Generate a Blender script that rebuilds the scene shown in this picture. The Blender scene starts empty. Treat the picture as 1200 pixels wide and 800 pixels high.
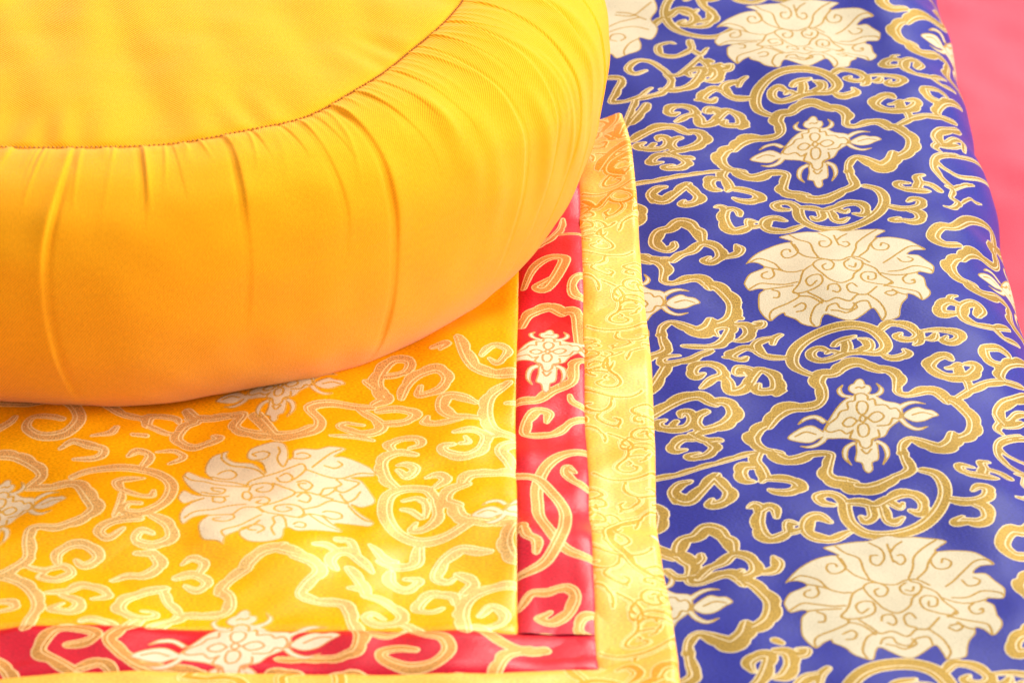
import bpy, bmesh, math, random
import numpy as np
rng = np.random.default_rng(7); random.seed(7)
scene = bpy.context.scene; col = scene.collection

# ------------------------------------------------------------------ camera calibration
VP = -1890.0                              # row of the vanishing point of the mat's long edges
ZC = .0018                                # height of the patchwork cloth over the mat
TH = math.asin(2290/4660); F = 2290/math.tan(TH); HC = .6235
CT, ST = math.cos(TH), math.sin(TH)
def ground(px, py, z=0.0):
    """point of the cloth (metres) under a pixel of the 1200x800 photograph"""
    dx = (np.asarray(px, float)-600)/F; dy = -(np.asarray(py, float)-400)/F
    t = (HC-z)/(ST-dy*CT)
    return dx*t, (CT+dy*ST)*t
def scale_at(py): return (np.asarray(py, float)-VP)*CT/HC    # pixels per metre on the cloth
# rounded long edge of the mat: u runs along the cloth, (x, z) is its section
EX0, EA, EH = .160, .036, .030
tt = np.linspace(0, math.radians(150), 240)
sec_x = np.r_[np.linspace(-.42, EX0, 400)[:-1], EX0+EA*np.sin(tt)]
sec_z = np.r_[np.zeros(399), -EH*(1-np.cos(tt))]
sec_u = np.r_[0, np.cumsum(np.hypot(np.diff(sec_x), np.diff(sec_z)))]-.42
i_sil = np.argmax(sec_x*HC/(HC-sec_z)); app_x = (sec_x*HC/(HC-sec_z))[:i_sil+1]
def to_mat(px, py):
    X, Y = ground(px, py)
    u = np.interp(X, app_x, sec_u[:i_sil+1])
    z = np.interp(u, sec_u, sec_z)
    return u, Y*(HC-z)/HC

# ------------------------------------------------------------------ drawing woven motifs as signed distances
CL = .003
class Canvas:
    def __init__(s, x0, x1, y0, y1, res):
        s.x0, s.y0, s.res = x0, y0, res
        s.nx, s.ny = int((x1-x0)/res)+2, int((y1-y0)/res)+2
        s.a = np.full((4, s.ny, s.nx), CL, np.float32)     # ribbon, line on ribbon, flower, line on flower
    def box(s, pts, m):
        lo = pts.min(0)-m; hi = pts.max(0)+m
        i0 = max(0, int((lo[0]-s.x0)/s.res)); i1 = min(s.nx, int((hi[0]-s.x0)/s.res)+2)
        j0 = max(0, int((lo[1]-s.y0)/s.res)); j1 = min(s.ny, int((hi[1]-s.y0)/s.res)+2)
        if i1 <= i0 or j1 <= j0: return None
        X, Y = np.meshgrid(s.x0+np.arange(i0, i1)*s.res, s.y0+np.arange(j0, j1)*s.res)
        return (slice(j0, j1), slice(i0, i1)), X.astype(np.float32), Y.astype(np.float32)
    def sample(s, x, y):
        fx = np.clip((x-s.x0)/s.res, 0, s.nx-1.001); fy = np.clip((y-s.y0)/s.res, 0, s.ny-1.001)
        i = fx.astype(int); j = fy.astype(int); a = (fx-i).astype(np.float32); b = (fy-j).astype(np.float32)
        A = s.a
        v = (A[:, j, i]*(1-a)*(1-b)+A[:, j, i+1]*a*(1-b)+A[:, j+1, i]*(1-a)*b+A[:, j+1, i+1]*a*b)
        out = (x < s.x0) | (y < s.y0) | (x > s.x0+s.nx*s.res) | (y > s.y0+s.ny*s.res)
        v[:, out] = CL
        return v
def catmull(P, n, closed=False):
    P = np.asarray(P, float); k = len(P)
    if k < 3 and not closed:
        t = np.linspace(0, 1, n+1)[:, None]; return P[0]*(1-t)+P[1]*t
    Q = np.vstack([P[-1], P, P[0], P[1]]) if closed else np.vstack([2*P[0]-P[1], P, 2*P[-1]-P[-2]])
    out = []
    t = (np.arange(n)/n)[:, None]
    for i in range(k if closed else k-1):
        a, b, c, d = Q[i], Q[i+1], Q[i+2], Q[i+3]
        out.append(.5*(2*b+(c-a)*t+(2*a-5*b+4*c-d)*t*t+(3*b-a-3*c+d)*t**3))
    if not closed: out.append(P[-1:])
    return np.vstack(out)
def seg_dist(X, Y, p, q):
    d = q-p; L2 = max(d@d, 1e-14)
    t = np.clip(((X-p[0])*d[0]+(Y-p[1])*d[1])/L2, 0, 1)
    ex = X-p[0]-t*d[0]; ey = Y-p[1]-t*d[1]
    return np.sqrt(ex*ex+ey*ey), t, (ex*-d[1]+ey*d[0])/math.sqrt(L2)
def draw_ribbon(cv, P, side, over=False, lw=.00028, t0=.30):
    P = P.copy(); m_ = np.median(P[:, 2])
    for e_ in (0, -1): P[e_, 2] = max(P[e_, 2], .62*m_)
    S = catmull(P, 5); S[:, 2] = np.maximum(S[:, 2], .0003)
    arc = np.r_[0, np.cumsum(np.hypot(*np.diff(S[:, :2], axis=0).T))]
    lobes = .0 if over or not .012 < arc[-1] < .062 else .36
    n_l = max(1, round(arc[-1]/.0085))
    b = cv.box(S[:, :2], S[:, 2].max()+.002)
    if b is None: return
    sl, X, Y = b
    best = np.full(X.shape, 9., np.float32); tl = np.zeros(X.shape, np.float32); rr = np.full(X.shape, .001, np.float32)
    for i in range(len(S)-1):
        p, q = S[i], S[i+1]; m = max(p[2], q[2])+.0022
        x0 = int((min(p[0], q[0])-m-X[0, 0])/cv.res); x1 = int((max(p[0], q[0])+m-X[0, 0])/cv.res)+2
        y0 = int((min(p[1], q[1])-m-Y[0, 0])/cv.res); y1 = int((max(p[1], q[1])+m-Y[0, 0])/cv.res)+2
        x0, y0 = max(0, x0), max(0, y0)
        if x1 <= x0 or y1 <= y0: continue
        w = (slice(y0, y1), slice(x0, x1)); Xs, Ys = X[w], Y[w]
        if Xs.size == 0: continue
        d, t, lat = seg_dist(Xs, Ys, p[:2], q[:2])
        r = p[2]+(q[2]-p[2])*t
        if lobes:
            u_ = (arc[i]+t*(arc[i+1]-arc[i]))/arc[-1]
            r = r*np.where(lat*side <= 0, 1+lobes*(np.abs(np.sin(np.pi*n_l*u_))-.55), 1)
        dd = d-r
        k = dd < best[w]
        best[w] = np.where(k, dd, best[w]); tl[w] = np.where(k, lat/r, tl[w]); rr[w] = np.where(k, r, rr[w])
    if side == 0: dl = np.full(X.shape, CL, np.float32)
    else:
        dl = np.abs(tl-side*t0)*rr-lw
        dl = np.where(rr < .0011, CL, dl)
    G, Ln = cv.a[0][sl], cv.a[1][sl]
    if over:
        edge = np.abs(best+.00015)-.00042
        Ln[...] = np.where(best < .0003, np.minimum(dl, edge), Ln)
    else:
        Ln[...] = np.where(best < G, dl, Ln)
    G[...] = np.minimum(G, best)
def draw_shape(cv, P, closed_smooth=3, ch=2, clear=True):
    S = catmull(P, closed_smooth, True) if closed_smooth else np.asarray(P, float)
    b = cv.box(S, .003)
    if b is None: return
    sl, X, Y = b
    best = np.full(X.shape, 9., np.float32); ins = np.zeros(X.shape, bool)
    for i in range(len(S)):
        p, q = S[i], S[(i+1) % len(S)]
        best = np.minimum(best, seg_dist(X, Y, p, q)[0])
        c = (p[1] > Y) != (q[1] > Y)
        if c.any(): ins ^= c & (X < (q[0]-p[0])*(Y-p[1])/((q[1]-p[1]) or 1e-12)+p[0])
    d = np.where(ins, -best, best)
    cv.a[ch][sl] = np.minimum(cv.a[ch][sl], d)
def draw_line(cv, P, w, ch=3):
    S = catmull(P, 4)
    b = cv.box(S, .003)
    if b is None: return
    sl, X, Y = b
    best = np.full(X.shape, 9., np.float32)
    for i in range(len(S)-1): best = np.minimum(best, seg_dist(X, Y, S[i], S[i+1])[0])
    cv.a[ch][sl] = np.minimum(cv.a[ch][sl], best-w)

# ------------------------------------------------------------------ motif outlines: windows (x, y, zoom) of the cloth
WIN = dict(A=(860,260,6.667), B=(960,260,6.667), C=(760,360,6.667), D=(910,370,6.667), E=(1020,370,6.667), F=(860,410,6.667),
           G=(1000,420,6.667), H=(760,460,6.667), I=(860,500,6.667), J=(1000,520,6.667), K=(1020,540,6.667), L=(760,560,6.667),
           M=(760,680,6.667), Q=(740,560,3.333), R=(840,220,3.333), T=(840,0,3.333), U=(700,0,6.667), V=(1050,150,8.), W=(1080,480,10.), Z=(700,100,6.667),
           a=(0,440,3.333), b=(300,400,3.333), c=(0,580,3.636), d=(300,580,3.636), e=(560,220,4.), f=(560,400,4.), g=(560,600,4.), h=(680,680,6.667), y=(200,510,5.), j=(400,469,3.96))
def parse(txt, mat=True):
    """lines of: kind side  W x,y,r  x,y,r ...   (kind r ribbon, o crossing ribbon, p flower shape, h thin flower horn, l line on a flower)"""
    out = []; w = 'A'
    for ln in txt.strip().splitlines():
        tk = ln.split()
        if not tk or tk[0] == '#': continue
        kind = tk[0][0]; side = {'L': 1, 'R': -1, '0': 0}[tk[0][1]] if len(tk[0]) > 1 else 0
        pts = []
        for k in tk[1:]:
            if k in WIN: w = k; continue
            v = [float(q) for q in k.split(',')]
            wx, wy, ws = WIN[w]
            px, py = wx+v[0]/ws, wy+v[1]/ws
            x, y = to_mat(px, py) if mat else ground(px, py, ZC)
            pts.append((float(x), float(y), (v[2]/ws/float(scale_at(py))) if len(v) > 2 else 0.))
        if kind == 'r' and not side and len(pts) > 2: side = -1
        out.append((kind, side, np.array(pts)))
    return out
def stamp(cv, els, fn=lambda p: p, k=1.0, flip=1):
    for kind, side, P in els:
        Q = P.copy(); Q[:, :2] = fn(P[:, :2]); Q[:, 2] *= k*1.04
        if kind in 'ro': draw_ribbon(cv, Q, side*flip, kind == 'o')
        elif kind == 'p': draw_shape(cv, Q[:, :2])
        elif kind == 'h':
            S = catmull(Q, 4)
            N = np.gradient(S[:, :2], axis=0); N /= np.linalg.norm(N, axis=1)[:, None]+1e-12
            N = np.stack([-N[:, 1], N[:, 0]], 1)*S[:, 2:3]
            draw_shape(cv, np.vstack([S[:, :2]+N, (S[:, :2]-N)[::-1]]), 0)
        else: draw_line(cv, Q[:, :2], .00043)
def shift(dx, dy): return lambda p: p+np.array([dx, dy])
# medallion frame with its flower (blue brocade)
QUAT = parse('''
rR I 345,190,60 230,168,58 160,115,64 140,55,68 F 150,640,66 190,590,60 255,560,52 300,535,50
rR F 265,570,50 315,505,66 390,455,80 480,445,66 560,450,60 640,440,54 690,395,46 680,330,54 650,270,64 680,210,70 760,205,66 815,185,50
rR F 795,197,48 850,145,68 930,113,80 1010,117,80 1080,155,70 G 205,110,55
rR G 165,100,55 240,95,66 310,120,68 352,170,60 345,235,42 345,280,38 400,296,42 480,277,44 560,245,60 640,240,72 700,275,60 735,310,50
rR G 705,285,54 790,300,62 880,360,66 950,440,66 940,540,66 860,605,62 790,625,56
rR G 790,585,60 770,660,78 690,715,90 600,690,76 520,655,54 440,640,42 388,680,42 382,760,42 J 388,90,42 415,170,46 445,230,56 400,265,52 330,290,54
rR J 340,285,46 270,320,62 200,352,80 100,365,80 0,348,82 I 915,455,66 880,430,50
rR I 930,450,56 850,438,76 770,425,76 715,375,60 735,290,46 750,215,44 690,190,48 600,195,60 520,230,70 430,255,84 350,225,78 310,180,55
''')
FLOWER = parse('''
p F 1000,370 1100,385 1180,425 1290,440 1320,510 1300,570 1220,630 1180,690 1100,715 1020,780 950,720 860,690 720,675 690,630 740,545 820,450 900,400
p F 890,345 900,305 930,290 950,262 985,250 1015,270 1025,297 1060,305 1075,340 1050,375 1000,390 930,378
h F 850,300,6 820,345,20 850,388,24 920,402,22
h F 1110,285,6 1150,330,20 1130,372,24 1070,392,22
p F 415,660 500,600 600,575 680,610 720,650 660,675 600,700 500,690
h F 500,568,6 560,530,22 640,522,26 715,565,26
h F 515,722,6 600,730,22 680,702,26 725,650,26
p G 380,470 430,418 500,385 560,398 620,400 672,435 620,462 560,500 490,515 430,503
h G 570,352,6 480,347,22 410,370,26 360,410,26
h G 585,540,6 500,565,22 420,540,26 360,490,26
p J 10,150 20,80 20,0 100,-20 180,0 200,90 195,150 150,170 155,220 120,247 80,222 60,170
h I 920,315,6 870,250,20 880,170,26 950,130,26
h J 230,190,6 265,110,20 240,30,26 170,-10,26
l F 955,480 965,445 1000,435 1035,450 1045,485 1025,520 1000,530 970,515 955,480
l F 1015,590 975,600 968,640 985,680 1015,690 1045,675 1055,635 1040,600 1015,590
l F 960,570 930,548 890,545 850,575 870,600 920,602 960,570
l F 1045,555 1080,525 1130,515 1170,545 1140,575 1090,585 1045,555
l F 980,560 990,540 1010,538 1028,556 1015,578 992,576 980,560
l F 890,480 885,440 940,430 945,390 990,372 1040,392 1045,425 1090,415 1105,460
l F 1105,465 1180,460 1220,490 1262,480 1300,520 1285,562 1240,560 1210,605 1120,612
l F 890,490 830,500 800,540 740,575 715,612 760,632 830,622 880,655 930,632
l F 925,640 908,690 960,710 980,735 990,765 1030,790 1072,762 1080,712 1135,690 1125,640
l F 950,330 970,320 1000,330 1020,315
l F 480,650 560,620 640,640
l G 460,460 540,430 620,440
l J 60,60 100,100 140,60
''')
LOTUS = parse('''
p A 90,335 130,290 200,240 310,190 400,168 450,165 400,145 350,125 430,105 560,85 650,80 740,57 800,50 860,60 950,55 1050,60 1130,65 1185,80 B 480,100 440,128 540,123 680,135 760,165 835,210 740,220 690,258 770,260 830,300 890,340 900,370 880,412 790,407 770,425 820,450 840,520 870,560 860,600 805,637 740,603 690,592 690,622 650,660 635,700 620,750 500,772 470,740 440,700 410,687 340,730 270,765 200,762 120,735 50,712 A 690,735 670,787 600,780 530,757 480,720 400,690 390,672 340,690 290,722 240,692 200,650 190,610 195,545 235,517 190,510 120,522 82,480 82,455 120,400 200,370 235,352 180,325 120,325
l A 110,330 180,295 240,300 320,330 380,385 470,405 530,400
l A 240,350 310,365 380,385
l A 470,185 500,240 460,280 400,287 370,255 385,225 430,222 440,242
l A 500,250 560,290 650,315
l A 430,110 500,150 590,180 620,250 660,312
l A 440,165 470,205 500,245
l A 660,92 740,130 760,180 720,220 672,205 670,165 715,163
l A 780,100 800,150 820,200
l A 880,85 835,110 805,145
l A 830,195 868,215 902,190 882,160 850,165
l A 1110,70 1030,110 960,170 950,230 920,290
l A 1120,120 1060,190 1040,240 980,290
l A 660,312 740,330 830,332 900,302 980,300 1060,335
l A 640,400 615,360 660,328 730,330 778,360 760,405 710,412 688,380 715,362
l A 930,308 1000,330 992,382 940,407 880,392 858,350 900,318
l A 895,368 940,377 952,345
l A 640,400 700,450 750,490 840,517 920,480 940,430 985,395
l A 600,370 540,410 510,490 460,545 540,555 640,535 690,500 670,450 600,450 560,480 595,520 645,490
l A 1000,340 1100,380 1150,440 1240,502 1190,522 1090,512 1010,490 990,440 1030,410 1100,420 1102,470 1050,480 1048,448
l A 730,560 740,530 800,525 830,560 810,582 770,570
l A 960,545 920,518 880,540 900,580 960,592
l A 580,560 660,600 720,632 800,615 900,640 960,602 1040,597 1115,540
l A 720,690 740,660 800,650 830,680 910,692 960,650 1040,640 1070,682
l A 760,690 820,697 880,712 960,680 930,652
l A 470,545 510,575 430,610 310,645 280,680 290,715
l A 470,640 530,620 562,640 545,667 490,672
l A 690,632 640,650 610,690 600,740 630,780
l A 520,575 600,590 690,640
l A 300,370 315,410 280,437 225,427 220,400 260,385
l A 120,510 200,470 280,475 400,487 490,480
l A 230,515 330,507 460,500
l A 300,520 350,535 350,570 310,572
l B 500,340 560,300 620,250 700,190 780,185 820,208
l B 450,130 405,180 440,230 520,227 542,190 490,170 478,196
l B 610,300 650,332 712,325 730,300 690,285
l B 540,410 640,402 740,362 850,370 890,392
l B 480,420 560,438 640,440 740,420 790,402
l B 680,440 650,470 680,507 740,500 740,470 720,482
l B 510,530 640,550 760,570 790,600 800,630
l B 570,560 640,592 710,602
l B 510,590 560,607 602,590 580,570 520,580
l B 380,600 470,650 520,720 490,770
l B 560,500 535,520 505,535
''')
SCROLL = parse('''
rR D 258,478,36 220,460,40 150,410,44 122,330,46 148,235,50 230,150,50 350,95,54 500,68,58 640,72,58 760,110,56 842,185,50 850,240,44 780,282,42 650,280,46 540,295,46 440,338,46 350,352,46 282,318,40 272,262,40 330,225,40 388,255,30
r0 D 395,285,22 430,265,28 470,280,30
r0 D 540,285,40 550,240,44 545,200,40
r0 D 455,215,32 475,190,34 530,172,38 590,160,28 610,152,12
rR D 640,280,42 715,245,44 712,195,42 652,178,24
rL D 835,292,34 900,315,44 975,302,46 1025,272,36 1005,245,26
rR E 80,100,34 140,58,40 230,58,42 320,85,44 375,130,40 335,165,36 270,168,38 212,150,36 232,125,24
r0 E 385,140,38 382,185,36 350,205,18
rR E 395,108,24 500,100,26 600,105,38 690,132,44 700,168,44 640,190,42 575,175,34 590,148,18
r0 E 440,162,22 490,160,40 510,130,26
rL E 635,315,32 580,290,44 500,318,48 458,375,50 510,420,50 590,450,54 690,448,54 780,440,56 840,390,46 830,352,42 755,345,26
r0 E 600,385,22 650,375,30 690,352,32 725,352,14
r0 E 700,410,45 690,370,40
r0 E 740,455,36 770,490,36 780,540,28
rL E 675,615,32 780,552,40 880,512,42 1000,498,44 1100,515,44 1180,550,44
r0 E 1060,500,34 1020,440,46 1060,375,46 1130,365,46 1200,385,46
rL E 890,235,36 915,300,46 975,345,46 1030,365,40
rR E 920,240,40 1000,250,42 1060,290,38 1085,318,18
rL E 1080,790,48 1030,720,50 1070,660,50 1150,645,46 1220,635,46
rR R 945,218,18 890,215,24 846,185,25 872,150,25 930,152,22 990,118,24 1050,135,22 1085,180,20 1100,240,19 1135,310,18
r0 R 925,495,20 880,495,24 870,470,24 900,450,22 945,460,20
r0 R 905,455,12 912,430,14 935,425,8
rR R 1015,500,20 1030,480,23 1000,452,23 960,470,23 965,510,22 1010,535,19 1070,548,18 1130,552,18
r0 R 1075,545,16 1120,590,16 1170,615,16
rL H 825,468,34 700,512,34 560,558,32 400,597,34 240,637,34 40,658,34
rL L 520,0,46 450,70,46 380,130,52 310,170,62 230,150,52 200,100,48 245,52,44 318,42,34
r0 L 200,150,34 215,175,30
rR L 520,10,46 575,70,48 635,130,52 610,190,50 540,212,46 478,212,38 490,180,24
rL I 185,205,42 168,270,44 210,330,48 240,395,44 215,432,30
rL I 150,312,44 78,322,50 52,370,50 80,425,50 145,438,30
rR I 260,405,42 380,408,50 480,432,50 515,482,50 440,520,50 340,522,44 285,508,32
r0 I 490,480,40 548,492,30
rL L 790,240,24 830,222,38 870,250,44 855,340,50 890,425,56 960,462,56 1050,432,44 1105,402,30
rR L 880,262,40 940,235,42 990,258,42 1000,305,28
r0 Q 640,178,14 612,175,20 620,205,18 675,195,14
rL Q 850,200,15 790,228,22 720,225,26 684,198,25 692,165,26 730,148,26 772,168,16
rL I 772,605,26 690,592,44 658,548,45 720,522,42 800,535,42 860,590,46 870,650,50 895,720,50 J 20,640,48 110,682,50 260,692,50 420,667,50 560,612,52 660,530,52 712,430,48 700,345,48 640,280,44 540,248,38
rR J -45,450,42 60,460,46 180,485,42 280,445,46 380,412,52 480,420,48 548,480,42 530,540,40 445,530,22
r0 J 140,500,40 155,560,42 100,592,40 62,562,20
r0 J 230,500,36 270,585,42 330,605,40 385,572,18
r0 J 300,480,38 365,508,32 385,480,14
rL J 765,462,40 860,480,44 960,480,46 1040,450,46 1050,395,46 980,375,38 930,402,20
rR J 960,500,42 1030,530,48 1052,590,50 980,620,46 880,612,40 795,612,36 845,582,16
rL J 930,208,20 840,205,38 835,240,36 900,272,42 980,275,48 1060,285,46 1115,290,26
r0 J 1010,240,45 1020,200,40 1000,150,38 1055,132,20
r0 J 1070,212,34 1150,235,38 1210,275,40
rL C 1085,370,36 960,370,44 870,330,44 842,270,44 890,222,42 985,202,34
r0 C 970,255,26 985,205,34 1030,172,28
rL C 840,308,40 760,290,42 680,330,46 640,388,46 720,410,38 768,378,24
r0 C 650,395,36 600,405,28
rR C 430,562,22 370,580,40 338,545,44 375,495,46 470,480,44 560,510,46 580,560,42 490,600,38 420,655,28
rL C 590,570,40 625,610,46 640,672,52 730,650,46 790,600,46
rL C 735,540,20 690,535,38 715,490,44 790,500,48 810,555,44 760,630,40
rR C 810,560,40 870,492,46 950,520,48 1000,580,50 1000,650,54 920,662,46 848,652,40 855,612,22
r0 C 1000,680,34 1060,662,22
rR C 530,192,26 506,145,40 570,110,46 645,115,44 620,190,44 570,260,46 480,305,40 380,320,40 280,325,32
rR C 690,82,40 770,90,50 795,150,50 750,210,46 685,228,26
r0 C 800,100,40 870,92,42 890,62,32 838,62,18
r0 C 690,20,36 720,30,30
r0 C 490,345,34 420,390,40 340,440,44 220,465,44 120,470,46 100,435,38 150,412,28 232,405,14
r0 C 150,480,42 100,560,44 20,660,46
rR H 20,165,50 150,92,52 280,47,54 400,42,52 480,80,48 520,95,42
rR H 500,85,40 580,80,48 645,100,56 672,160,58 620,220,56 530,262,50 420,292,46 370,320,40
rL H 450,150,34 390,180,40 372,235,42 420,292,46
r0 H 400,165,36 445,148,34
rR H 250,180,22 262,150,36 320,155,40 345,210,42 300,265,46 200,275,48 100,262,46 75,225,40 125,200,22
r0 H 190,240,30 215,215,28
r0 H 345,320,40 390,345,44 460,370,46 545,362,42
rL H 350,350,44 260,352,46 195,400,46 205,442,42 285,440,24
rR H 470,380,44 520,430,46 460,490,44 360,512,42 318,492,36 385,468,18
rL L 405,575,24 408,612,40 340,652,52 258,600,56 240,520,56 275,450,56 370,428,56 450,375,62 540,395,62 590,450,56 640,480,60 655,545,48
rR L 395,770,38 480,690,44 580,650,50 650,585,48 740,590,52 820,640,50 840,720,50 760,772,46 690,752,38 725,718,20
r0 L 890,730,36 980,710,46 1012,650,46 975,605,26
r0 L 350,755,46 220,760,44 150,715,40
r0 L 60,200,44 100,260,54 90,330,52 70,370,40
''')
BANDS = parse('''
rL V 830,560,26 640,470,30 480,400,32 390,340,34 372,300,34 450,275,34 600,290,36 720,340,36 800,440,30
r0 V 480,540,28 545,575,32 530,640,34 600,690,42 540,735,32 460,728,22
r0 V 550,560,30 640,530,28 720,540,20
r0 V 630,690,20 710,650,24 760,690,28 805,712,12
rR V 622,240,24 612,155,36 540,118,40 480,145,42 420,138,42 358,180,40 410,225,28
r0 W 1220,265,50 1010,275,56 930,350,62 930,480,62 1000,580,62 1100,680,62 1220,750,62
r0 W 900,-10,42 960,80,52 1020,130,48 1150,130,60 1220,110,60
''')
# sideways lotus, crescent and knotted scrolls at the far left corner of the mat
CORNER = parse('''
p U -400,0 -300,-120 -60,-200 140,-160 300,-100 420,-20 470,75 420,140 475,210 425,300 330,280 345,340 330,400 250,440 150,480 90,430 -80,420 -250,330 -380,180
l U 90,240 200,200 300,190 400,215
l U 180,310 220,285 190,255 120,260 95,300 150,315
l U 140,100 240,110 300,100 420,30
l U 150,85 260,95 380,140
l U 320,290 250,330 210,400 210,450
l U 80,200 180,150 330,120
rR U 660,-60,35 560,20,38 525,110,39 580,200,39 690,260,38 830,285,37 960,275,35 1060,230,34
r0 U 690,20,34 770,-10,32 830,60,38 920,130,38 860,195,35 760,210,31 700,195,22 740,165,13
r0 U 640,105,22 720,125,29 780,90,22
rL U 720,320,32 730,400,32 600,450,32 490,430,34 480,360,32 560,335,26 600,350,11
r0 U 740,400,29 810,440,26 860,380,14
r0 U 800,460,29 720,530,32 640,600,34 560,600,32 520,560,32 420,500,35 310,500,35 240,560,35 290,600,32 380,570,16
r0 U 800,470,31 870,530,37 860,590,34 770,600,26
r0 U 880,530,29 960,510,26
r0 U 540,600,29 580,660,32 500,740,34 400,770,34 300,790,29
rR U 60,620,37 190,640,34 150,720,37 120,790,32 300,780,29 420,705,17
r0 Z 300,130,32 260,220,31 210,330,31
''')
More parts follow.
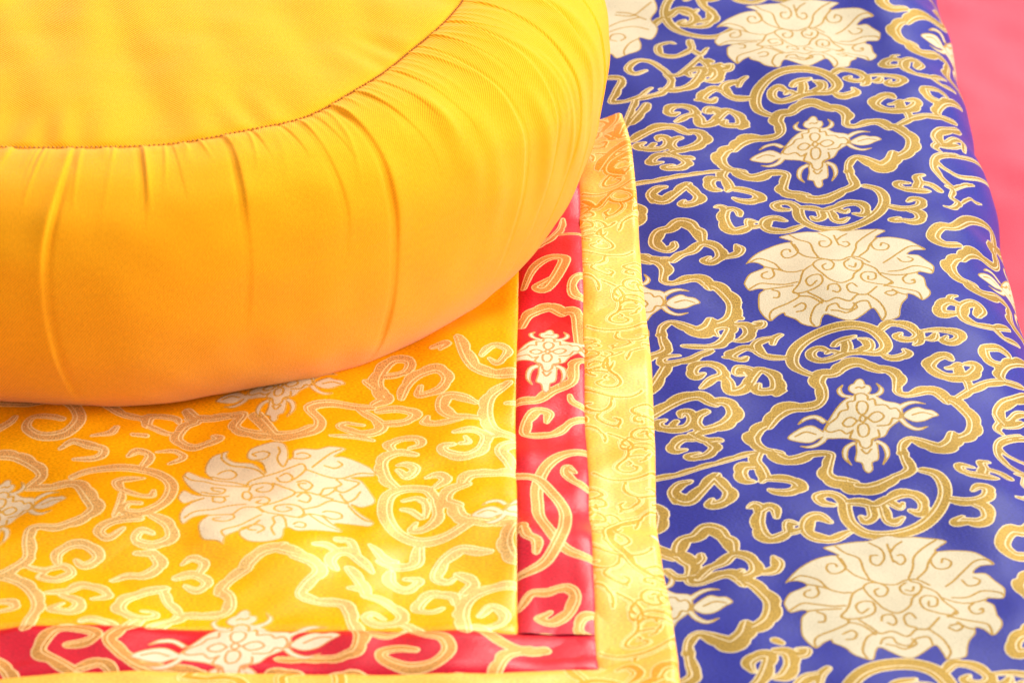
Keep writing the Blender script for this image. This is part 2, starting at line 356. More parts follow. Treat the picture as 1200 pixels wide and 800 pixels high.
# ---- the yellow and red patchwork brocades
YEL = parse('''
r0 a -30,300,26 60,305,28 130,340,26 165,380,24 115,420,22
r0 a 110,425,20 200,430,22 290,428,26 335,460,28
r0 a 320,450,26 350,490,32 375,530,32 340,560,28
r0 a 350,555,26 290,580,28 220,596,22 130,596,22 112,640,26 110,700,26 40,745,28 -30,765,28
rR a 285,402,18 370,372,24 500,360,28 600,368,28 662,405,26 668,450,26 635,510,26 560,552,26 488,548,22 500,520,16 545,515,14
r0 a 560,400,10 500,408,22 460,425,22 470,455,20 520,475,18 590,478,16 600,450,8
r0 a 480,480,16 470,520,16 450,560,14
rL a 545,572,22 440,580,24 388,612,22 420,638,20 482,608,10
rR a 600,560,24 658,588,26 668,628,26 600,652,24 530,642,22 552,612,16 595,615,8
r0 a 530,682,14 600,680,22
rR a 600,680,25 625,722,28 560,762,26 490,762,20 440,782,16
rR a 500,312,8 540,290,20 585,300,20 560,345,18
rR a 610,286,5 680,280,14 715,302,16 660,328,10
rR a -20,118,26 80,118,26 200,118,30 285,145,28 312,200,26 260,247,26 160,252,22 105,220,20 130,182,18 200,190,18 245,202,6
r0 a -10,210,22 40,190,20 60,170,14
r0 a 420,130,26 480,155,24 560,165,22
rR a 570,195,20 590,150,24 680,152,20 700,170,10
r0 a 570,190,18 640,212,18 670,215,8
rR a 840,230,18 850,245,22 760,268,22 690,235,24 720,185,24 765,160,26 730,122,26
r0 a 740,150,24 820,152,28 900,150,26
rL a 880,150,24 945,155,24 915,200,24 970,232,26 1060,247,28 1160,240,26 1220,210,24
r0 a 360,255,8 430,240,18 455,208,14
r0 a 520,235,12 570,232,14
rR a 235,292,6 290,272,16 350,288,20 405,300,18 380,326,18 290,332,12
rR c -20,310,26 90,350,28 152,420,30 160,490,30 110,590,28
rR c 195,408,14 280,400,24 350,370,28 430,390,28 460,425,22 395,442,12
rR c 270,420,22 340,465,30 300,512,30 225,500,24 265,468,10
rR c -20,430,22 50,440,26 60,470,22 -10,485,16
rR c 240,270,22 245,235,24 300,205,26 370,208,26 420,250,26 360,282,24 320,262,12
rL c 110,290,14 190,305,20 270,285,22 300,320,24 240,350,26 170,335,20 200,310,12
rR c 775,275,10 820,255,20 868,275,22 850,312,20
rR c 750,330,24 830,318,28 882,352,24 840,382,22 788,365,8
rL c 700,375,26 600,400,28 528,440,30 508,495,30 570,532,28 645,522,24 662,488,12 610,490,8
r0 c 695,385,22 715,430,24 760,475,24
rL c 640,575,24 720,535,28 780,490,28
r0 c 760,490,26 840,490,28 930,490,28 975,465,28 975,420,26 935,382,28
r0 c 930,395,28 970,350,30 1050,312,30
r0 c 1030,320,30 1110,262,34 1200,248,34 d 110,255,34 190,280,32
r0 d 170,285,30 250,310,34 270,345,30 215,390,28 195,430,26 280,452,26 370,462,28 405,510,30
r0 d 400,490,28 415,560,28 450,620,34 430,680,32 380,700,28
r0 d 400,690,28 340,705,28 250,700,26 100,705,26
r0 c 600,545,26 500,610,32 470,650,32 530,705,32
r0 c 510,690,30 600,742,30 760,752,28 860,765,28 900,820,28
rR c 350,560,20 400,553,24 510,578,14
rL c 290,662,24 380,650,28 412,622,26 340,600,28 250,595,30 188,640,32 168,682,32 240,722,30 300,755,30
r0 c 340,745,26 430,730,28 490,765,26
r0 c -20,700,30 30,740,30 60,790,30
r0 d 250,232,14 300,228,22 340,245,20
rR d 335,320,22 318,290,24 345,255,28 400,250,28 450,285,26 495,325,12
r0 d 350,200,22 400,205,22 425,250,20
rR d 400,315,26 450,380,28 470,420,28
r0 d 440,400,26 395,400,12
rR d 470,430,26 560,450,30 625,505,30 600,555,30 520,562,28 468,530,26 500,508,14 545,530,8
rR d 485,215,10 525,250,24 560,275,26 600,268,12
rR d 530,280,22 600,292,28 680,275,30 690,220,28
rL d 570,320,24 570,355,28 610,380,26 655,380,24 695,345,20 635,338,12
rR d 1000,250,16 960,245,22 870,235,28 800,270,28 768,330,28 815,352,20 845,332,10
r0 d 870,320,30 925,360,30 890,400,26
rL d 850,442,20 835,412,26 750,400,28 698,440,28 692,478,26 750,488,22 795,465,10
rR d 890,600,32 875,500,34 905,430,34 1000,390,32 1120,385,30
rR d 980,575,18 1040,550,24 1060,500,26 1000,470,24 955,512,18
o0 d 950,580,34 1050,640,34 1150,662,32 1230,650,30
rR d 640,570,24 720,618,30 800,640,32 822,690,32 760,742,32 650,752,32 555,722,30 535,690,26 600,676,26 680,688,10
rR d 495,612,26 560,622,24 625,600,12
r0 d 1005,780,28 1070,690,30 1170,650,30
r0 d 30,800,28 80,760,28 180,770,26 200,810,26
r0 d 270,790,26 400,770,28 560,800,28
r0 d 800,800,26 900,785,26 1000,795,26
rR j 590,595,30 480,640,33 350,650,35 250,600,35 203,520,35 215,430,35 290,392,32 390,400,30 430,440,26
rR j 435,455,22 450,540,30 400,590,30 330,595,22 345,560,10
r0 j 385,450,18 395,500,18 390,540,16
r0 j 290,450,16 350,440,20 380,460,18
r0 j 285,495,18 325,505,20 370,540,16
rL j 440,395,22 485,360,30 450,335,26 395,342,14
rR j 815,200,30 745,240,34 775,290,30 795,320,28
rL j 815,342,34 700,347,34 600,350,36 560,385,32
rL j 575,395,32 500,420,36 478,470,38 535,505,34
rL j 525,500,34 550,560,40 625,590,34
rL j 600,578,34 700,597,34 815,588,32
rL j 800,610,32 760,680,36 785,740,34 830,765,30
rL j 320,215,12 368,200,22 350,168,26 270,168,28 222,200,28 245,232,18
rL j 345,245,20 260,235,28 188,270,30 200,340,32 245,382,28
rR j 265,310,18 305,338,24 342,305,26 300,285,20 262,290,10
rR j 528,160,20 620,153,28 672,182,28 650,240,30 580,268,30 490,252,28 470,225,22 520,218,10
r0 j 555,215,14 590,210,18 575,185,12
r0 j 675,185,18 760,168,18
rR b 565,195,18 588,150,24 640,118,26 715,108,26 748,142,24 715,178,24 640,188,18 640,160,8
rR b 500,205,28 470,140,28 530,75,26 600,78,24 580,115,18 480,128,12
rR b 690,42,14 745,32,20 720,50,10
rR b 795,10,24 830,80,28 900,122,28 1030,138,28
r0 b 880,70,14 930,30,20 985,50,20 950,95,16 910,80,10
rL b 980,165,24 910,215,28 898,290,28 930,352,30 1030,378,28
r0 b 980,245,14 1030,245,18
rR b 858,235,10 810,212,24 740,205,28 730,245,28 770,285,26 870,302,22
rL b 790,305,22 720,312,26 660,300,22 670,272,12
rL b 400,250,16 450,275,22 490,315,26 430,352,28 335,330,22 350,308,12 415,312,6
r0 b 480,250,22 560,238,28 620,255,26 590,290,24 500,302,24
r0 b 290,372,8 380,368,18 455,378,14
rL b 0,300,30 80,385,26 150,385,26 230,360,24 250,310,24 210,270,24 300,240,24 400,240,24 450,240,20
r0 b 440,150,26 510,190,28 470,225,26
''', mat=False)
RED = parse('''
rR e 215,470,10 265,385,22 340,343,26 405,355,28 375,420,28 320,475,26 272,470,20 335,440,10
rR e 200,640,24 230,580,26 280,550,28
rR e 265,555,26 340,540,30 400,568,28
r0 e 385,560,28 460,575,30 475,650,30 480,720,28
r0 e 400,130,12 385,190,20 340,245,18 240,310,12
r0 e 380,222,14 500,228,14
rR e 510,425,22 450,450,22 448,500,24 510,520,20
r0 f 170,295,28 280,282,28 350,245,28 440,210,26 450,130,26 510,105,22
rR f 320,375,12 332,335,24 270,332,26 228,385,26 225,435,24 300,440,24 380,420,24 430,375,22 510,345,22
r0 f 510,310,18 445,290,18 430,265,12
rL f 520,508,26 400,532,28 315,600,28 278,690,28 280,780,28 g 290,50,28 350,160,28 430,222,26 560,255,24
oR f 170,632,26 280,650,26 355,722,28 405,790,28 g 410,60,28 395,150,28 330,248,28 250,290,26 170,310,22
rR f 455,618,12 420,590,20 410,620,22 450,655,22 520,690,20
rR g 170,145,20 208,112,24 225,160,24 272,182,26 275,225,20
rL g 190,450,16 250,388,24 330,382,26 420,368,28 455,412,28 420,470,28 350,505,28 285,490,22 340,465,10
rL g 560,465,20 490,485,24 475,540,24 560,570,20
r0 g 165,582,12 230,585,22 310,570,26 400,588,28 460,620,28 550,690,26
''', mat=False)
BAND = parse('''
rR g 760,0,26 670,25,30 612,85,32 620,165,32 690,215,30
rR g 680,205,28 740,270,28 840,302,26 900,270,24
p g 800,112 830,98 870,110 860,140 830,138
r0 Z 60,400,50 130,330,50 110,240,46 60,290,30
r0 Z 100,470,56 150,500,56 200,400,50
r0 Z 20,700,60 120,610,56 260,580,52
rR Z 260,640,48 120,680,48 90,740,48 190,780,48
r0 e 490,60,20 560,100,22 640,50,20 700,70,20 740,100,18
''', mat=False)

YLOTUS = parse('''
p y 340,90 330,120 380,150 480,165 540,215 555,230 530,170 460,145 445,120 470,85 560,60 620,55 670,75 690,120 692,165 715,150 720,115 780,100 860,95 930,70 1030,75 960,125 1010,120 1100,140 1180,175 1200,215 1120,225 1060,232 1120,245 1170,310 1200,370 1120,400 1060,385 1110,430 1190,500 1160,530 1080,510 1010,500 960,510 1010,570 930,580 830,585 740,595 690,575 668,585 660,630 630,650 540,660 450,650 400,610 420,575 480,560 520,530 480,560 380,600 320,625 310,660 270,640 190,625 165,580 165,530 220,480 130,500 75,535 50,505 60,460 90,420 140,385 190,370 130,385 75,405 40,365 75,310 130,340 180,350 120,310 70,240 75,210 105,190 170,220 240,240 200,200 205,150 240,110 300,95
l y 300,100 300,130 350,165 430,180 500,205 545,240
l y 275,210 300,195 350,190 385,215 360,240 300,240 240,225
l y 75,215 120,245 200,260 280,285 360,295 440,300
l y 170,225 260,250 350,265 450,295
l y 290,335 250,325 240,305 280,310 320,320 300,345 240,345 180,330
l y 180,350 240,360 300,365 340,360
l y 280,395 250,390 250,365 300,365 320,385 290,400
l y 80,500 150,455 250,440 340,420 440,415
l y 190,485 280,480 360,485 370,510 320,530 260,520 250,505 290,500
l y 360,485 420,440 500,440 540,470
l y 320,625 300,590 400,560 470,525 530,490
l y 500,590 460,585 460,560 520,560 550,585 510,605
l y 610,620 590,580 610,550 600,510 640,490
l y 640,490 670,520 680,575
l y 500,130 480,115 540,105 580,125 550,150 490,150
l y 630,90 640,120 625,160 660,205 690,160
l y 450,300 460,270 540,250 620,235 720,205 770,190 790,220 740,265 690,290
l y 640,255 680,240 715,265 690,290 640,285 620,260
l y 460,320 480,290 560,285 600,305 580,335 530,335 500,320 540,305
l y 460,390 480,370 550,370 580,395 550,415 500,405 530,390
l y 600,290 660,320 730,350 670,385 600,410 510,435
l y 510,435 560,470 660,490 740,500 780,470 760,430 700,415 620,425 610,450 660,465 710,445 680,430
l y 430,330 455,330 475,355 455,380 425,370 420,345 430,330
l y 740,290 790,280 830,300 800,330 760,320 750,300 790,295
l y 740,370 780,345 820,365 800,395 750,390
l y 730,350 800,340 870,345 900,310 970,300 920,340 880,350 950,360
l y 780,440 860,410 940,370 1040,380
l y 790,220 900,240 1000,240 1100,205 1190,205
l y 720,160 780,160 820,140 780,125 740,135
l y 830,205 880,160 940,110 1000,80
l y 900,185 960,190 1005,165 980,150
l y 970,250 1000,275 960,300 1010,320 1080,280 1100,255 1020,245
l y 990,330 1030,370 1080,350 1110,310
l y 890,440 920,430 990,435 1000,460 950,475 890,460
l y 1040,390 1080,430 1140,480 1185,500
l y 810,470 860,500 930,540 1000,565
l y 810,465 880,465 930,500 980,540
l y 720,550 750,530 790,540 780,565 730,565
l y 700,500 760,500 800,470
''', mat=False)
# ------------------------------------------------------------------ small helpers
def tag(o, label=None, cat=None, group=None, kind=None):
    for k, v in (('label', label), ('category', cat), ('group', group), ('kind', kind)):
        if v: o[k] = v
    return o
def empty(name, loc):
    o = bpy.data.objects.new(name, None); col.objects.link(o); o.location = loc; o.empty_display_size = .05; return o
def link(name, me, m, parent=None):
    me.materials.append(m); o = bpy.data.objects.new(name, me); col.objects.link(o)
    if parent:
        o.parent = parent; o.matrix_parent_inverse.identity()
        me.transform(__import__('mathutils').Matrix.Translation(-parent.location))
    return o
def grid_mesh(name, P, uv=None, att=None, closed=False, flip=False):
    ny, nx = P.shape[:2]
    me = bpy.data.meshes.new(name)
    idx = np.arange(ny*nx).reshape(ny, nx)
    if closed: idx = np.concatenate([idx, idx[:, :1]], 1)
    q = np.stack([idx[:-1, :-1], idx[:-1, 1:], idx[1:, 1:], idx[1:, :-1]], -1).reshape(-1, 4)
    if flip: q = q[:, ::-1]
    n = len(q)
    me.vertices.add(ny*nx); me.vertices.foreach_set('co', P.reshape(-1, 3).astype(np.float32).ravel())
    me.loops.add(n*4); me.loops.foreach_set('vertex_index', q.astype(np.int32).ravel())
    me.polygons.add(n)
    me.polygons.foreach_set('loop_start', np.arange(0, n*4, 4, dtype=np.int32))
    me.update(calc_edges=True)
    me.polygons.foreach_set('use_smooth', np.ones(n, bool))
    if uv is not None:
        l = me.uv_layers.new(name='cloth')
        l.data.foreach_set('uv', uv.reshape(-1, 2)[q.ravel()].astype(np.float32).ravel())
    if att is not None:
        a = me.attributes.new('motif', 'FLOAT_COLOR', 'POINT')
        a.data.foreach_set('color', np.ascontiguousarray(att.T*1000, np.float32).ravel())
    me.validate(); me.update()
    return me
def steps(*segs):
    out = []
    for a, b, d in segs: out.append(np.linspace(a, b, max(2, int(round(abs(b-a)/d))+1)))
    return np.unique(np.round(np.concatenate(out), 7))
_w = [(rng.uniform(0, 6.28), rng.uniform(0, 2*math.pi), rng.uniform(.75, 1.5)) for _ in range(26)]
def wave(x, y, lam, seed=0, n=8):
    v = 0
    for a, ph, k in _w[seed:seed+n]:
        v = v+np.sin((x*math.cos(a)+y*math.sin(a))*2*math.pi*k/lam+ph)
    return v/math.sqrt(n/2)
def ss(x, a, b):
    t = np.clip((x-a)/(b-a), 0, 1); return t*t*(3-2*t)
def mat_height(x, y):
    return .0010*wave(x, y, .095, 0)+.00025*wave(x, y, .035, 8)

# ------------------------------------------------------------------ materials
class NT:
    def __init__(s, name):
        s.m = bpy.data.materials.new(name); s.m.use_nodes = True; s.t = s.m.node_tree
        s.b = s.t.nodes['Principled BSDF']
    def n(s, kind, ins={}, **kw):
        o = s.t.nodes.new(kind)
        for k, v in kw.items(): setattr(o, k, v)
        for k, v in ins.items(): s.set(o.inputs[k], v)
        return o
    def set(s, inp, v):
        if isinstance(v, bpy.types.NodeSocket): s.t.links.new(v, inp)
        else: inp.default_value = v
    def math(s, op, a, b=0., c=False):
        o = s.n('ShaderNodeMath', {0: a, 1: b}, operation=op, use_clamp=c); return o.outputs[0]
    def ramp(s, v, a, b, lo=0., hi=1.):
        o = s.n('ShaderNodeMapRange', {'Value': v, 'From Min': a, 'From Max': b, 'To Min': lo, 'To Max': hi}, interpolation_type='SMOOTHSTEP' if lo == 0 and hi == 1 else 'LINEAR')
        return o.outputs[0]
    def mix(s, f, a, b, typ='MIX'):
        o = s.n('ShaderNodeMix', {}, data_type='RGBA', blend_type=typ)
        s.set(o.inputs[0], f); s.set(o.inputs[6], a); s.set(o.inputs[7], b); return o.outputs[2]
    def mixf(s, f, a, b):
        o = s.n('ShaderNodeMix', {}, data_type='FLOAT')
        s.set(o.inputs[0], f); s.set(o.inputs[2], a); s.set(o.inputs[3], b); return o.outputs[0]
def rgb(r, g, b): return (r, g, b, 1)
def brocade(name, base, gold, pale, bloom, thread, rough=.36, aniso=.55, turn=0., spec=.5, gmet=.45, tint=(1, 1, 1, 1)):
    k = NT(name); P = k.b
    uv = k.n('ShaderNodeUVMap', uv_map='cloth').outputs[0]
    def noise(scale, det=2., sx=1, sy=1):
        v = k.n('ShaderNodeMapping', {'Vector': uv, 'Scale': (sx, sy, 1)}).outputs[0]
        return k.n('ShaderNodeTexNoise', {'Vector': v, 'Scale': scale, 'Detail': det}).outputs[0]
    at = k.n('ShaderNodeAttribute', attribute_name='motif')
    sep = k.n('ShaderNodeSeparateColor', {'Color': at.outputs['Color']})
    jit = k.math('MULTIPLY', k.math('SUBTRACT', noise(1500, 1.), .5), .34)
    r = k.math('ADD', sep.outputs[0], jit); l = k.math('ADD', sep.outputs[1], jit)
    f = k.math('ADD', sep.outputs[2], jit); e = k.math('ADD', at.outputs['Alpha'], jit)
    rib = k.ramp(r, .09, -.09)
    ln = k.math('MULTIPLY', rib, k.math('MAXIMUM', k.ramp(r, -.52, -.38), k.ramp(l, .08, -.08)))
    flo = k.ramp(f, .09, -.09)
    fe = k.math('MULTIPLY', flo, k.math('MAXIMUM', k.ramp(f, -.62, -.42), k.ramp(e, .08, -.08)))
    # weave: fine pick-to-pick variation of the yarns
    g1 = k.ramp(noise(1, 1., 900, 2400), .3, .7, .74, 1.24)
    g2 = k.ramp(noise(1, 1., 2300, 1100), .32, .68, .62, 1.18)
    g3 = k.ramp(noise(1, 1., 1500, 2600), .3, .7, .86, 1.08)
    big = k.ramp(noise(26, 3.), .3, .7, .93, 1.06)
    def mul(c, v): return k.mix(1., c, k.n('ShaderNodeCombineColor', {0: v, 1: v, 2: v}).outputs[0], 'MULTIPLY')
    c = mul(base, k.math('MULTIPLY', g1, big))
    c = k.mix(rib, c, mul(gold, g2))
    c = k.mix(ln, c, mul(pale, g3))
    spk = k.math('MULTIPLY', k.ramp(noise(150, 2.), .45, .6), k.ramp(noise(1400, 0.), .5, .62, 0., .55))
    c = k.mix(flo, c, k.mix(spk, mul(bloom, g3), mul(k.mix(.45, bloom, (.30, .24, .17, 1)), g3)))
    c = k.mix(fe, c, mul(thread, g2))
    k.set(P.inputs['Base Color'], c)
    mot = k.math('MAXIMUM', rib, flo)
    k.set(P.inputs['Roughness'], k.mixf(mot, rough, .5))
    k.set(P.inputs['Metallic'], k.math('MULTIPLY', k.math('MULTIPLY', rib, k.math('SUBTRACT', 1., flo)), k.math('MULTIPLY', k.math('SUBTRACT', 1., k.math('MULTIPLY', ln, .6)), gmet)))
    P.inputs['Specular IOR Level'].default_value = spec
    P.inputs['Specular Tint'].default_value = tint
    k.set(P.inputs['Anisotropic'], k.math('MULTIPLY', k.math('SUBTRACT', 1., mot), aniso))
    tg = k.n('ShaderNodeTangent', direction_type='UV_MAP', uv_map='cloth'); k.set(P.inputs['Tangent'], tg.outputs[0])
    P.inputs['Anisotropic Rotation'].default_value = turn
    h = k.math('ADD', k.math('MULTIPLY', mot, .5), k.math('MULTIPLY', k.math('ADD', ln, fe), -.18))
    h = k.math('ADD', h, k.math('MULTIPLY', k.mixf(mot, g1, g2), .22))
    bp = k.n('ShaderNodeBump', {'Height': h, 'Strength': .8, 'Distance': .0004})
    k.set(P.inputs['Normal'], bp.outputs[0])
    return k.m
GOLD = rgb(.60, .345, .085)
M_blue = brocade('blue_brocade', rgb(.014, .016, .20), rgb(.31, .19, .032), rgb(.58, .46, .27), rgb(.49, .42, .285), rgb(.36, .205, .03), rough=.38, aniso=.3, spec=.13)
M_yel = brocade('yellow_brocade', rgb(.86, .355, .003), rgb(.80, .50, .16), rgb(.92, .70, .32), rgb(.70, .56, .36), rgb(.66, .36, .06), rough=.30, gmet=.42, spec=.3)
M_red = brocade('red_brocade', rgb(.52, .001, .016), rgb(.62, .28, .065), rgb(.85, .52, .22), rgb(.70, .54, .36), rgb(.66, .26, .07), rough=.30, gmet=.5, spec=.3)
M_band = brocade('gold_border_brocade', rgb(.86, .41, .055), rgb(.80, .32, .012), rgb(.92, .64, .24), rgb(.80, .66, .44), rgb(.60, .33, .05), rough=.34, spec=.35, gmet=.2)
def plain_cloth(name, base, rough, sheen, twill, bump, spec=.3):
    k = NT(name); P = k.b
    uv = k.n('ShaderNodeUVMap', uv_map='cloth').outputs[0]
    w = k.n('ShaderNodeTexWave', {'Vector': uv, 'Scale': twill, 'Distortion': .6, 'Detail': 1., 'Detail Scale': 3.}, wave_type='BANDS', bands_direction='DIAGONAL')
    ns = k.n('ShaderNodeTexNoise', {'Vector': k.n('ShaderNodeMapping', {'Vector': uv, 'Scale': (1500, 500, 1)}).outputs[0], 'Scale': 1., 'Detail': 2.}).outputs[0]
    bg = k.n('ShaderNodeTexNoise', {'Vector': uv, 'Scale': 30., 'Detail': 4.}).outputs[0]
    v = k.math('MULTIPLY', k.ramp(ns, .3, .7, .93, 1.05), k.math('MULTIPLY', k.ramp(bg, .3, .7, .96, 1.03), k.ramp(w.outputs[1], 0., 1., .90, 1.05)))
    k.set(P.inputs['Base Color'], k.mix(1., base, k.n('ShaderNodeCombineColor', {0: v, 1: v, 2: v}).outputs[0], 'MULTIPLY'))
    P.inputs['Roughness'].default_value = rough; P.inputs['Specular IOR Level'].default_value = spec
    P.inputs['Sheen Weight'].default_value = sheen*.6; P.inputs['Sheen Roughness'].default_value = .45
    h = k.math('ADD', k.math('MULTIPLY', w.outputs[1], .6), k.math('MULTIPLY', ns, .5))
    k.set(P.inputs['Normal'], k.n('ShaderNodeBump', {'Height': h, 'Strength': bump, 'Distance': .0002}).outputs[0])
    return k.m
M_cush = plain_cloth('saffron_cotton', rgb(.90, .362, .005), .95, .28, 560., .9, .08)
M_redcloth = plain_cloth('red_cotton', rgb(.58, .007, .042), .6, .35, 420., .4, .4)
kt = NT('dark_thread'); kt.b.inputs['Base Color'].default_value = rgb(.42, .15, .006); kt.b.inputs['Roughness'].default_value = .6; M_thread = kt.m

# ------------------------------------------------------------------ red cloth under everything
ZF = -.047
gx = steps((-1.3, .1, .04), (.1, .5, .006), (.5, 1.4, .04)); gy = steps((.2, .8, .04), (.8, 1.9, .006), (1.9, 2.6, .04))
X, Y = np.meshgrid(gx, gy)
Z = ZF+(.0012)*wave(X, Y, .15, 3)+.0004*wave(X*1.6+Y*.3, Y, .05, 11)
o = link('red_cloth', grid_mesh('red_cloth', np.stack([X, Y, Z], -1), np.stack([X, Y], -1)), M_redcloth)
tag(o, 'plain coral red cloth spread flat under the blue brocade mat', 'cloth')

# ------------------------------------------------------------------ blue brocade mat
RES = .0003
cv = Canvas(-.27, float(sec_u[i_sil])+.03, .68, 1.62, RES)
PER = .219
def cells(els, k0=-2, k1=2, dx=0., skip=None):
    for k in range(k0, k1+1):
        stamp(cv, els, shift(dx, k*PER))
def put_base(dx):
    cells(SCROLL, -2, 2, dx); cells(QUAT, -2, 2, dx); cells(FLOWER, -2, 2, dx)
    cells(LOTUS, -2, 2, dx)
# elements of the left strip stop below the corner motif; split the list by place
def west(els): return [q for q in els if q[2][:, 0].mean() < .068]
def east(els): return [q for q in els if q[2][:, 0].mean() >= .068]
for k in range(-2, 3):
    stamp(cv, east(SCROLL), shift(0, k*PER), 1.14); stamp(cv, QUAT, shift(0, k*PER)); stamp(cv, FLOWER, shift(0, k*PER)); stamp(cv, LOTUS, shift(0, k*PER))
    if k < 1: stamp(cv, west(SCROLL), shift(0, k*PER), 1.14)
    stamp(cv, BANDS, shift(0, k*PER))
    stamp(cv, QUAT, shift(.083, .127+k*PER)); stamp(cv, FLOWER, shift(.083, .127+k*PER))
W1 = [q for q in west(SCROLL) if q[2][:, 1].max() < 1.305-PER]
stamp(cv, W1, shift(0, PER), 1.14)
for dx, dy in ((-.0803, .0841), (-.0795, -.1204)):
    stamp(cv, QUAT, shift(dx, dy)); stamp(cv, FLOWER, shift(dx, dy))
stamp(cv, CORNER)
for dx in (-.16, -.32):                                         # what lies behind the cushion
    for k in (1, 2):
        for e in (east(SCROLL), QUAT, FLOWER, LOTUS): stamp(cv, e, shift(dx, k*PER))
us = steps((-.42, .03, .002), (.03, float(sec_u[i_sil])+.012, .00042), (float(sec_u[i_sil])+.012, float(sec_u[-1]), .0015))
vs = steps((.70, .87, .002), (.87, 1.45, .00042), (1.45, 1.75, .002))
U, V = np.meshgrid(us, vs)
x = np.interp(U, sec_u, sec_x); z = np.interp(U, sec_u, sec_z)
ang_ = np.clip((U-EX0)/(sec_u[-1]-EX0), 0, 1)*math.radians(150)
hgt = mat_height(U, V)+ss(U, .145, .185)*.0005*wave(U*.4, V, .12, 14)
P3 = np.stack([x+np.sin(ang_)*hgt, V, z+np.cos(ang_)*hgt], -1)
me = grid_mesh('blue_mat', P3, np.stack([U, V], -1), cv.sample(U.ravel(), V.ravel()))
o = link('brocade_mat', me, M_blue)
tag(o, 'padded royal blue brocade mat woven with gold scrolls and cream lotus flowers', 'mat')
del cv

# ------------------------------------------------------------------ yellow and red patchwork cloth
def line_x(pts):
    p = np.array([ground(a, b, ZC) for a, b in pts]); i = np.argsort(p[:, 1]); return lambda y: np.interp(y, p[i, 1], p[i, 0])
def line_y(pts):
    p = np.array([ground(a, b, ZC) for a, b in pts]); i = np.argsort(p[:, 0]); return lambda x: np.interp(x, p[i, 0], p[i, 1])
XL = line_x([(608, 330), (606, 400), (604, 500), (606, 600), (606, 745), (606, 800)])
XR = line_x([(680, 235), (682, 300), (685, 380), (685, 480), (690, 560), (694, 650), (699, 740), (702, 778), (704, 820)])
XE = line_x([(729, 141), (741, 190), (748, 250), (752, 320), (759, 380), (764, 430), (768, 520), (769, 600), (777, 660), (786, 710), (795, 770), (800, 830)])
YT = line_y([(0, 738), (90, 739), (250, 734), (300, 737), (420, 742), (520, 745), (606, 740), (700, 737)])
YB = line_y([(0, 790), (240, 788), (400, 790), (525, 793), (575, 790), (640, 783), (702, 777), (796, 763)])
YK = line_y([(-300, 250), (600, 247), (680, 250), (748, 246)])
YE = line_y([(-400, 137), (690, 139), (730, 141)])
WEST = -.40
west_x = lambda y: np.full_like(np.asarray(y, float), WEST)
south = lambda x: np.full_like(np.asarray(x, float), .79)
cy = Canvas(-.215, .03, .84, 1.12, RES); stamp(cy, YEL, k=1.0)
stamp(cy, YLOTUS)
fc = np.array(to_mat(1012, 492))
def bloom_at(cvs, px, py, kx, ky):
    c = np.array(ground(px, py, ZC))
    stamp(cvs, FLOWER, lambda p: (p-fc)*np.array([kx, ky])+c)
for q in ((278, 757, 1.2, .85), (-2, 592, .84, .76), (330, 455, .84, .72), (634, 596, .86, .8)): bloom_at(cy, *q)
cr = Canvas(-.01, .05, .84, 1.30, RES); stamp(cr, RED, k=1.06); bloom_at(cr, 643, 414, .88, .82)
cb = Canvas(-.01, .08, .80, 1.31, RES); stamp(cb, BAND)
def band_scrolls(cvs, y0, y1):
    c0 = np.array((.10, 1.07))
    for n_, yy in enumerate(np.arange(y0, y1, .105)):
        els = [q for q in SCROLL if abs(q[2][:, 1].mean()-c0[1]) < .075 and .04 < q[2][:, 0].mean() < .15]
        for m_ in range(2):
            stamp(cvs, els, lambda p: np.stack([-(p[:, 1]-c0[1])*.66*(1-2*m_)+.052-.03*m_, (p[:, 0]-c0[0])*.72+yy+.05*m_], 1), .62, 1-2*(m_ == 1) if False else 1)
band_scrolls(cb, .85, 1.33)
patch = empty('patchwork_cloth', (-.165, 1.10, 0))
tag(patch, 'patchwork cloth of yellow and red brocade lying on the blue mat under the cushion', 'cloth')
